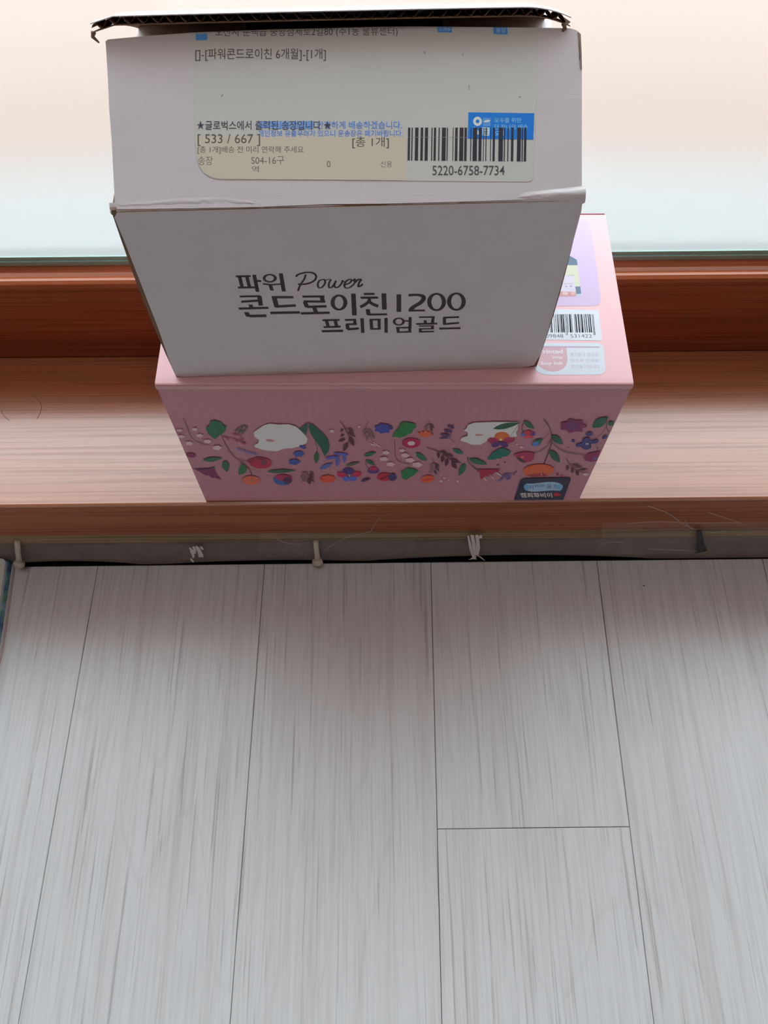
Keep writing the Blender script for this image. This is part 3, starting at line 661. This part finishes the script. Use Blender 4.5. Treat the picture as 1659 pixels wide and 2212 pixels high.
LI.text('오산시 순백읍 중앙첨제로2길80 (주1동 물류센터)', 465, 60, 859, 82, ik, dy=-2, clip=lambda x: 69-(x-465)*.026 if x < 700 else 62-(x-700)*.012)
LI.text('[]-[파워콘드로이친 6개월]-[1개]', 422, 105, 704, 132, ik, bold=.004)
LI.poly([(560, 262), (680, 262), (676, 279), (556, 277)], (104, 134, 168))
LI.text('고객님의 상품을 안전하게 배송하겠습니다.', 562, 262, 868, 279, (58, 106, 176), bold=.006); LI.text('개인정보 유출우려가 있으니 운송장은 폐기바랍니다.', 558, 281, 870, 296, (58, 106, 176), bold=.006)
LI.text('★글로벅스에서 출력된 송장입니다 ★', 425, 261, 716, 281, (50, 52, 66), bold=.008)
LI.text('[ 533 / 667 ]', 427, 290, 562, 316, (74, 72, 64), bold=.004)
LI.text('[총 1개]배송 전 미리 연락해 주세요', 427, 316, 656, 333, (78, 76, 68), bold=.004)
LI.text('[총 1개]', 761, 296, 840, 321, (66, 64, 58), bold=.004)
LI.text('송장', 428, 338, 460, 357, (84, 82, 72)); LI.text('S04-16구', 543, 338, 614, 356, (84, 82, 72)); LI.text('역', 544, 359, 559, 373, (80, 78, 70)); LI.text('0', 706, 348, 714, 362, (74, 72, 66)); LI.text('신용', 822, 348, 847, 362, (78, 76, 68))
LI.text('5220-6758-7734', 934, 358, 1090, 379, (58, 58, 62), bold=.004)
for a, b in ((105, 130), (145, 158), (185, 222), (247, 275), (295, 330), (368, 380), (395, 420), (447, 460), (485, 530), (540, 552), (607, 615), (633, 662), (682, 727), (737, 765), (805, 815), (832, 880), (897, 930), (948, 956), (975, 985), (1028, 1036), (1055, 1080), (1120, 1170), (1180, 1193), (1220, 1232), (1260, 1288), (1327, 1370), (1380, 1393), (1405, 1432)):
    xa, xb = 860+a/5.184, 860+b/5.184
    c1 = (36, 34, 40); m_ = .0
    LI.poly([(xa+1.2, 276), (xb+1.2, 276), (xb, 347+(xb-880)*.008), (xa, 347+(xa-880)*.008)], c1 if xa < 1010 else (32, 33, 44), up=False)
LI.poly([(880, 296.2), (1010, 297), (1010, 297.8), (880, 297)], (110, 112, 114))
for a in ((917, 114, 4, 1.6, 70), (1013, 189, 1.2, 7, 0), (1123, 210, 2.6, 1.6, 0), (480, 207, 1.4, 4, 30), (1000, 118, 1, 4, 10)): LI.el(*a, (110, 114, 118), n=8)
LI.build('label_print', wb)

# clear parcel tape over the lower part of the flap, faintly glossy
tm = nmat('clear_tape', (.86, .88, .95), .28, .5); bs(tm).inputs['Alpha'].default_value = .10
def tapepatch(pl, name='clear_tape'):
    vs = [fl_px(*q) + fnn*.00006 for q in pl]; mesh(name, vs, [tuple(range(len(vs)))], tm, wb)
tapepatch([(237, 238), (300, 246), (350, 268), (414, 320), (424, 350), (440, 376), (470, 392), (600, 396), (1145, 396), (1153, 388), (1160, 213), (1256, 213), (1256, 408), (1150, 420), (250, 425)])

# front print: strokes of the product lettering
FP = Print(fo, fn_, 3.3, lift=.00006); ink = (34, 27, 32); Z1 = lambda x, y: (500+x/6.381, 580+y/6.38); Z2 = lambda x, y: (750+x/6.381, 580+y/6.38)
FP.tf = Z1
def H(*a): FP.hbar(*a, ink)
def V(*a): FP.vbar(*a, ink)
for a in ((55, 108, 262, 104, 26), (85, 262, 318, 258, 26), (345, 170, 408, 172, 26), (430, 210, 560, 226, 22), (555, 222, 690, 212, 20),
          (110, 385, 400, 380, 26), (130, 458, 362, 442, 28), (95, 552, 508, 540, 30), (240, 655, 478, 650, 36),
          (550, 395, 852, 394, 32), (600, 524, 885, 508, 34), (530, 612, 940, 604, 34),
          (975, 387, 1280, 384, 28), (990, 453, 1292, 455, 30), (1030, 528, 1310, 520, 32), (950, 618, 1352, 608, 32),
          (1250, 712, 1490, 708, 26), (1265, 808, 1502, 800, 26), (1240, 864, 1535, 858, 30)): H(*a)
for a in ((112, 115, 150, 265, 50), (212, 112, 250, 262, 48), (312, 85, 360, 320, 52), (533, 220, 560, 302, 52), (680, 66, 722, 315, 56),
          (385, 380, 405, 510, 62), (258, 495, 285, 548, 58), (203, 600, 238, 665, 66), (588, 395, 625, 532, 68), (1243, 384, 1262, 462, 62), (1012, 460, 1045, 535, 62), (1143, 540, 1168, 612, 60),
          (1308, 715, 1335, 806, 48), (1428, 712, 1452, 804, 48)): V(*a)
FP.ring(528, 133, 98, 60, 42, 20, ink); FP.ring(1482, 468, 116, 110, 56, 26, ink)
pen = lambda a, b: (lambda d: a + (b-a)*abs(d[1]))
def S_(pts, a, b): FP.ribbon(curve(pts, 8), pen(a, b), ink)
S_([(888, 112), (915, 85), (960, 68), (1040, 52), (1120, 60), (1165, 98), (1155, 150), (1100, 190), (1010, 214), (915, 214)], 20, 30)
S_([(1025, 82), (1000, 150), (965, 200), (935, 255), (918, 308)], 20, 28)
S_([(1270, 150), (1215, 165), (1190, 215), (1205, 262), (1250, 255), (1290, 200), (1282, 155), (1262, 150)], 12, 28)
S_([(1290, 165), (1330, 150), (1372, 148)], 10, 14)
S_([(1375, 150), (1345, 200), (1345, 258), (1385, 255), (1430, 190), (1440, 165)], 14, 28); S_([(1440, 165), (1420, 225), (1435, 260), (1480, 248), (1520, 200), (1532, 160)], 14, 28); S_([(1532, 160), (1560, 185), (1600, 170)], 10, 14)
S_([(1565, 222), (1625, 200), (1655, 165), (1630, 148), (1580, 175), (1555, 230), (1580, 268), (1640, 255), (1700, 200)], 12, 28)
S_([(1672, 165), (1700, 148), (1700, 190), (1740, 155), (1795, 148)], 20, 30); S_([(1795, 150), (1762, 190), (1748, 245), (1775, 242), (1810, 212)], 14, 30)
FP.tf = Z2
for a in ((225, 350, 375, 348, 28), (180, 402, 425, 400, 28), (275, 634, 548, 630, 26), (840, 579, 1070, 577, 26),
          (-35, 708, 120, 705, 26), (-20, 768, 130, 765, 24), (0, 838, 160, 824, 28), (308, 704, 462, 702, 22), (312, 832, 460, 830, 22),
          (790, 722, 850, 722, 20), (670, 816, 885, 812, 20), (680, 876, 885, 872, 20),
          (985, 670, 1205, 668, 22), (945, 764, 1240, 757, 24), (985, 793, 1195, 789, 16), (985, 832, 1195, 828, 16), (985, 872, 1195, 866, 20),
          (1320, 676, 1540, 668, 24), (1320, 766, 1542, 748, 24), (1265, 828, 1560, 820, 26)): H(*a)
for a in ((85, 345, 100, 645, 64), (505, 342, 513, 565, 66), (283, 560, 295, 640, 58), (712, 355, 712, 597, 64), (300, 400, 300, 448, 34),
          (103, 705, 107, 766, 42), (-2, 772, 12, 838, 50), (205, 685, 215, 885, 48), (328, 700, 338, 832, 46), (438, 696, 442, 830, 42), (535, 680, 537, 885, 46),
          (868, 668, 866, 803, 42), (697, 814, 702, 876, 40), (862, 812, 862, 875, 40), (1185, 668, 1175, 755, 42), (1074, 712, 1078, 758, 42), (1175, 790, 1175, 830, 40), (1006, 830, 1010, 870, 40), (1340, 672, 1340, 768, 44)): V(*a)
FP.ribbon(curve([(318, 415), (285, 465), (240, 500), (180, 530)]), lambda d: 40, ink); FP.ribbon(curve([(295, 445), (345, 485), (428, 520)]), lambda d: 42, ink)
FP.ribbon(curve([(845, 368), (960, 362), (1035, 378), (1052, 415), (1010, 470), (920, 525), (865, 575)], 8), pen(30, 64), ink)
FP.ring(1232, 460, 130, 126, 58, 26, ink); FP.ring(1505, 455, 130, 126, 58, 26, ink); FP.ring(712, 730, 84, 55, 38, 18, ink)
FP.build('front_print', wb)

# side flaps: bowed inwards and upwards, under the long flaps
slp = .070
def side_flap(sx):
    prof = []; n = 16
    x = 0; h = 0
    for i in range(n+1):
        s_ = slp*i/n; prof.append((x, h)); ang = radians(84*math.exp(-(s_/.019)**1.6) + 3 - 6*(s_/slp)); x += slp/n*cos(ang); h += slp/n*sin(ang)
    vs = []; fs = []; nv = 8
    for lay in (0, 1):
        for i, (x, h) in enumerate(prof):
            y0 = max(.004, h/.53+.006); y1 = wDp - max(.004, h/1.15+.004)
            for j in range(nv+1):
                u = x+.001 if sx < 0 else wW-x-.001
                vs.append(wp(u, y0+(y1-y0)*j/nv, wh_ + h - lay*.002))
    q = (n+1)*(nv+1); fm = []
    for lay in (0, 1):
        for i in range(n):
            for j in range(nv):
                a = lay*q+i*(nv+1)+j; fs.append((a, a+1, a+nv+2, a+nv+1)); fm.append(lay)
    for i in range(n):
        for j in (0, nv):
            a = i*(nv+1)+j; fs.append((a, a+nv+1, a+nv+1+q, a+q)); fm.append(1)
    for j in range(nv):
        for i in (0, n):
            a = i*(nv+1)+j; fs.append((a, a+1, a+1+q, a+q)); fm.append(1)
    mesh('side_flap', vs, fs, [M['card'], M['kraft']], wb, smooth=True, fm=fm)
side_flap(-1); side_flap(1)

# back flap: bowed corrugated board, free edge towards the viewer with flutes showing
bh = wp(0, wDp-.001, wh_)
def bf(u, s_, off):       # u across 0..1, s_ along from hinge 0..1, off along normal
    Lf = .0735; N_ = 20; y = 0; z = 0
    for i in range(int(round(s_*N_))):
        t = (i+.5)/N_; ang = radians(50 - 26*t); y -= Lf/N_*cos(ang); z += Lf/N_*sin(ang)
    ang = radians(50 - 26*s_)
    n_ = Vector((0, sin(ang), cos(ang)))
    ur = (u-.5)*2
    dr = (-.0004*abs(ur)**3 - .0042*max(0, ur-.80)/.2*max(0, ur-.80)/.2*1.1 - .0028*max(0, -ur-.9)/.1)*s_
    p = bh + wex*(wW*(-.022+1.0*u*1.0+.0*u)) + wey*(y+n_.y*off) + EZ*(z+n_.z*off+dr)
    p += wex*((.0125*(1-s_) if u < .5 else -.006*(1-s_))*abs(ur))
    return p
nu, ns = 60, 20
def sheet(name, off, th, mat, lab=None):
    vs = []; fs = []
    for lay in (0, 1):
        for i in range(nu+1):
            for j in range(ns+1): vs.append(bf(i/nu, j/ns, off - lay*th))
    q = (nu+1)*(ns+1)
    for lay in (0, 1):
        for i in range(nu):
            for j in range(ns):
                a = lay*q+i*(ns+1)+j; fs.append((a, a+1, a+ns+2, a+ns+1))
    for i in range(nu):
        for j in (0, ns):
            a = i*(ns+1)+j; fs.append((a, a+ns+1, a+ns+1+q, a+q))
    for j in range(ns):
        for i in (0, nu):
            a = i*(ns+1)+j; fs.append((a, a+1, a+1+q, a+q))
    o = mesh(name, vs, fs, mat, wb, smooth=False)
    return o
sheet('back_flap', .0, .0004, M['card'])
u_ = sheet('flap_liner', -.0032, .0004, M['kraft']); u_['label'] = 'brown inner liner of the back flap'
vs = []; fs = []; nf = 34*8
for i in range(nf+1):
    for s_ in (.86, .995):
        vs.append(bf(i/nf, round(s_*20)/20 if s_ < .9 else 1, -.0018 + .00135*math.sin(2*pi*34*i/nf)) )
for i in range(nf): fs.append((2*i, 2*i+1, 2*i+3, 2*i+2))
fl_ = mesh('flute', vs, fs, M['kraft'], wb, smooth=True); fl_['label'] = 'wavy corrugation between the liners'
# ragged bits hanging at both ends of the free edge
for u, sx in ((.003, -1), (.985, 1)):
    p = bf(u, 1, -.0034)
    tube('torn_scrap', [p, p+Vector((sx*.0008, -.0005, -.0018)), p+Vector((-.0006*sx if sx > 0 else .0012, -.0008, -.0042))], [.0011, .0009, .0004], M['kraft'], wb, 6)

# ================================================================== SMALL THINGS ALONG THE SKIRTING
def sp(x, y, yy=-.003): return onplane(x, y, Vector((0, yy, 0)), Vector((0, -1, 0)))
def glue(x, ytop, ybot, label):
    o = empty('plastic_peg', sp(x, ybot, -.004)); tag(o, label, 'peg', 'plastic pegs on the skirting')
    a = sp(x-4, ytop, -.001); b = sp(x-2, (ytop+ybot)/2, -.0035); c = sp(x, ybot-8, -.0045)
    tube('strap', [a, (a+b)/2, b, (b+c)/2, c], [.0022, .0022, .0022, .0022, .0024], M['beige'], o, 10)
    bm = bmesh.new(); bmesh.ops.create_icosphere(bm, subdivisions=3, radius=1)
    cc = sp(x, ybot, -.0055); cc.z = max(cc.z, FZ+.0044)
    for v in bm.verts:
        k = 1+.12*noise.noise(v.co*2+Vector((x, 0, 0))); v.co = cc + Vector((v.co.x*.0046*k, v.co.y*.0036*k, v.co.z*.0046*k))
        v.co.z = max(v.co.z, FZ+.0001)
    me = bpy.data.meshes.new('knob'); bm.to_mesh(me); bm.free()
    for p in me.polygons: p.use_smooth = True
    link('knob', me, o, [M['beige']])
glue(41, 1170, 1219, 'beige plastic peg with round knob beside the blue-edged mat at far left')
glue(686, 1170, 1214, 'beige plastic peg with round knob on the skirting below the pink carton')
def crumple(name, strands, label, mat, th=.0009):
    o = empty(name, sp(*strands[0][-1][:2], -.003)); tag(o, label, 'tie')
    for st in strands:
        P_ = [sp(x, y, -.0028-.0012*noise.noise((x*.3, y*.3, 1))-.001) for x, y, w in st]
        R_ = [w/3100 for x, y, w in st]
        vs = []; fs = []; n = len(P_)
        for i, (p, r) in enumerate(zip(P_, R_)):
            tw = .5*noise.noise((i*1.7, st[0][0], 3))
            for dx, dy in ((-1, .1), (-.4, -.35), (.3, -.1), (1, -.3+tw), (.5, .35), (-.5, .4)): vs.append(p + Vector((dx*r, dy*r*.6, .15*dy*r)))
        for i in range(n-1):
            for k in range(6): fs.append((i*6+k, i*6+(k+1) % 6, i*6+6+(k+1) % 6, i*6+6+k))
        fs += [tuple(range(6)), tuple(range(n*6-6, n*6))]
        mesh('strand', vs, fs, mat, o)
    return o
K = lambda X, Y, w: (390+X/18.43, 1130+Y/18.43, w)
crumple('plastic_tie', [[K(370, 990, 2.5), K(470, 1100, 5), K(560, 1210, 4.5)], [K(430, 1120, 4), K(500, 1260, 4), K(510, 1390, 2)], [K(640, 920, 3), K(700, 1010, 5.5), K(760, 1160, 5.5), K(800, 1240, 6.5), K(810, 1350, 6.5)], [K(810, 940, 3), K(860, 1020, 4), K(890, 1060, 2)], [K(410, 1410, 2), K(470, 1500, 4), K(500, 1560, 1.5)], [K(520, 940, 3), K(560, 1060, 4), K(590, 1150, 2)]],
        'crumpled whitish plastic tie against the skirting, under the left end of the pink carton', M['clear'])
K = lambda X, Y, w: (980+X/16.59, 1130+Y/16.59, w)
crumple('plastic_tie', [[K(520, 450, 2), K(570, 700, 3.2), K(620, 950, 4), K(680, 1100, 4.5), K(760, 1290, 4.5)], [K(660, 440, 4.5), K(700, 650, 4.5), K(740, 900, 5), K(760, 1150, 6)], [K(830, 440, 4.5), K(860, 650, 4.5), K(880, 900, 4.5), K(830, 1130, 4.5)], [K(970, 440, 3), K(965, 540, 4)], [K(830, 1150, 2.5), K(950, 1210, 3), K(1110, 1340, 1.5)], [K(760, 1200, 5), K(640, 1280, 3), K(540, 1310, 1)]],
        'frayed bundle of whitish plastic strands hanging over the skirting, right of centre', M['clear'])
K = lambda X, Y, w: (1460+X/8.336, 1120+Y/8.336, w)
crumple('black_clip', [[K(300, 205, 1.5), K(400, 212, 3.5), K(475, 212, 1.5)], [K(415, 215, 7), K(425, 300, 7), K(440, 420, 8), K(450, 500, 13), K(460, 575, 15)], [K(350, 620, 2), K(430, 600, 7), K(520, 580, 3)]],
        'small black hourglass-shaped clip on the skirting at the right', M['blackp'])
bpy.data.objects['black_clip']['category'] = 'clip'
# wrinkled clear tape across the sill nose on the right, and cobwebby scraps
tpm = nmat('clear_film', (.85, .80, .78), .22, .6); bs(tpm).inputs['Alpha'].default_value = .08
tpe = nmat('film_crease', (.8, .72, .68), .3, .6); bs(tpe).inputs['Alpha'].default_value = .45
def film(x0, x1, y0, y1, label, creases, seed):
    o = empty('clear_tape', sp((x0+x1)/2, (y0+y1)/2, -.001)); tag(o, label, 'tape')
    nx, ny = 40, 8; vs = []; fs = []
    for i in range(nx+1):
        for j in range(ny+1):
            x = x0+(x1-x0)*i/nx; y = y0+(y1-y0)*j/ny + 3*noise.noise((i*.3, seed, 0))*(1 if j in (0, ny) else .3)
            vs.append(sp(x, y, -.0006 - .0009*abs(noise.noise((i*.22, j*.5, seed)))))
    for i in range(nx):
        for j in range(ny): a = i*(ny+1)+j; fs.append((a, a+1, a+ny+2, a+ny+1))
    mesh('film', vs, fs, tpm, o, smooth=True)
    for c in creases: tube('crease', [sp(x, y, -.0019) for x, y in curve(c, 4)], .00022, tpe, o, 5)
film(1300, 1659, 1128, 1166, 'wrinkled clear tape over the lower edge of the sill at the right', [[(1400, 1093), (1445, 1110), (1480, 1135), (1530, 1150), (1570, 1147)], [(1530, 1107), (1570, 1120), (1610, 1133)], [(1480, 1122), (1490, 1140), (1520, 1152)], [(1350, 1132), (1420, 1127), (1500, 1130), (1600, 1129)]], 3)
film(1290, 1530, 1166, 1198, 'milky clear tape strip stuck on the grey skirting, left of the black clip', [[(1297, 1176), (1310, 1172), (1345, 1171)], [(1400, 1186), (1450, 1188), (1500, 1190)]], 8)
film(560, 900, 1150, 1192, 'thin clear tape scraps below the middle of the pink carton', [[(590, 1157), (610, 1170), (650, 1178)], [(700, 1190), (740, 1165), (800, 1148)], [(800, 1150), (812, 1128), (820, 1120)], [(640, 1202), (655, 1195), (662, 1204)]], 12)

# hairs on the sill and crumb on the floor
def hair(pts, label):
    o = tube('hair', [onplane(x, y, Vector((0, 0, .0003)), EZ) for x, y in curve(pts, 5)], .00011, M['hair'], None, 4); tag(o, label, 'hair')
hair([(66, 850), (80, 862), (89, 875), (87, 890), (80, 905)], 'short curved hair lying on the left of the wooden sill')
hair([(3, 885), (5, 893), (12, 902), (20, 908)], 'tiny hair at the far left edge of the wooden sill')
bm = bmesh.new(); bmesh.ops.create_icosphere(bm, subdivisions=1, radius=.0007)
for v in bm.verts: v.co *= 1+.3*noise.noise(v.co*3000)
cp = onplane(1391, 1265, Vector((0, 0, FZ+.0004)), EZ)
me = bpy.data.meshes.new('crumb'); bm.to_mesh(me); bm.free(); o = link('crumb', me, None, [M['hair']]); o.location = cp; tag(o, 'dark crumb on the pale floor near the skirting', 'crumb')

# ================================================================== THICK MAT AT THE LEFT EDGE
mt = empty('floor_mat', (-.45, -.15, FZ)); tag(mt, 'white floor mat with blue and green patterned side at the left edge', 'mat')
def matlayer(name, z0, z1, grow, mat, rr):
    # rounded-corner slab; right edge follows x = -.322 -> slants away
    X1, X0, Y1, Y0 = -.3212+grow, -.78, .0-.0006, -.62
    pts = []
    for k in range(7):
        a = pi/2*(1-k/6); pts.append((X1-rr+rr*cos(a), Y1-rr+rr*sin(a)))
    pts += [(X1+.004-.0, Y1-.072), (X1-.006, Y0), (X0, Y0), (X0, Y1)]
    vs = [Vector((x, y, z1)) for x, y in pts]
    prism(name, vs, EZ, z1-z0, [mat], mt)
def matpat():
    m = nmat('patterned_side', (.3, .4, .6), .5); v = mapping(m, (1, 1, 1)); a = noise_n(m, v, 60, 3, .6); b = noise_n(m, mapping(m, (1, 1, 1)), 25, 1)
    lk(m, ramp(m, a, [(.30, (.03, .07, .12)), (.42, (.08, .22, .48)), (.50, (.10, .40, .26)), (.56, (.25, .45, .66)), (.7, (.50, .66, .80))]), bs(m).inputs['Base Color']); return m
M['matwhite'] = nmat('mat_white', (.84, .88, .86), .6)
matlayer('bottom_layer', FZ+.0003, FZ+.0050, .0022, nmat('mat_base', (.74, .66, .66), .7), .004)
matlayer('patterned_layer', FZ+.0050, FZ+.0110, .0012, matpat(), .003)
matlayer('top_layer', FZ+.0110, FZ+.0150, .0, M['matwhite'], .004)
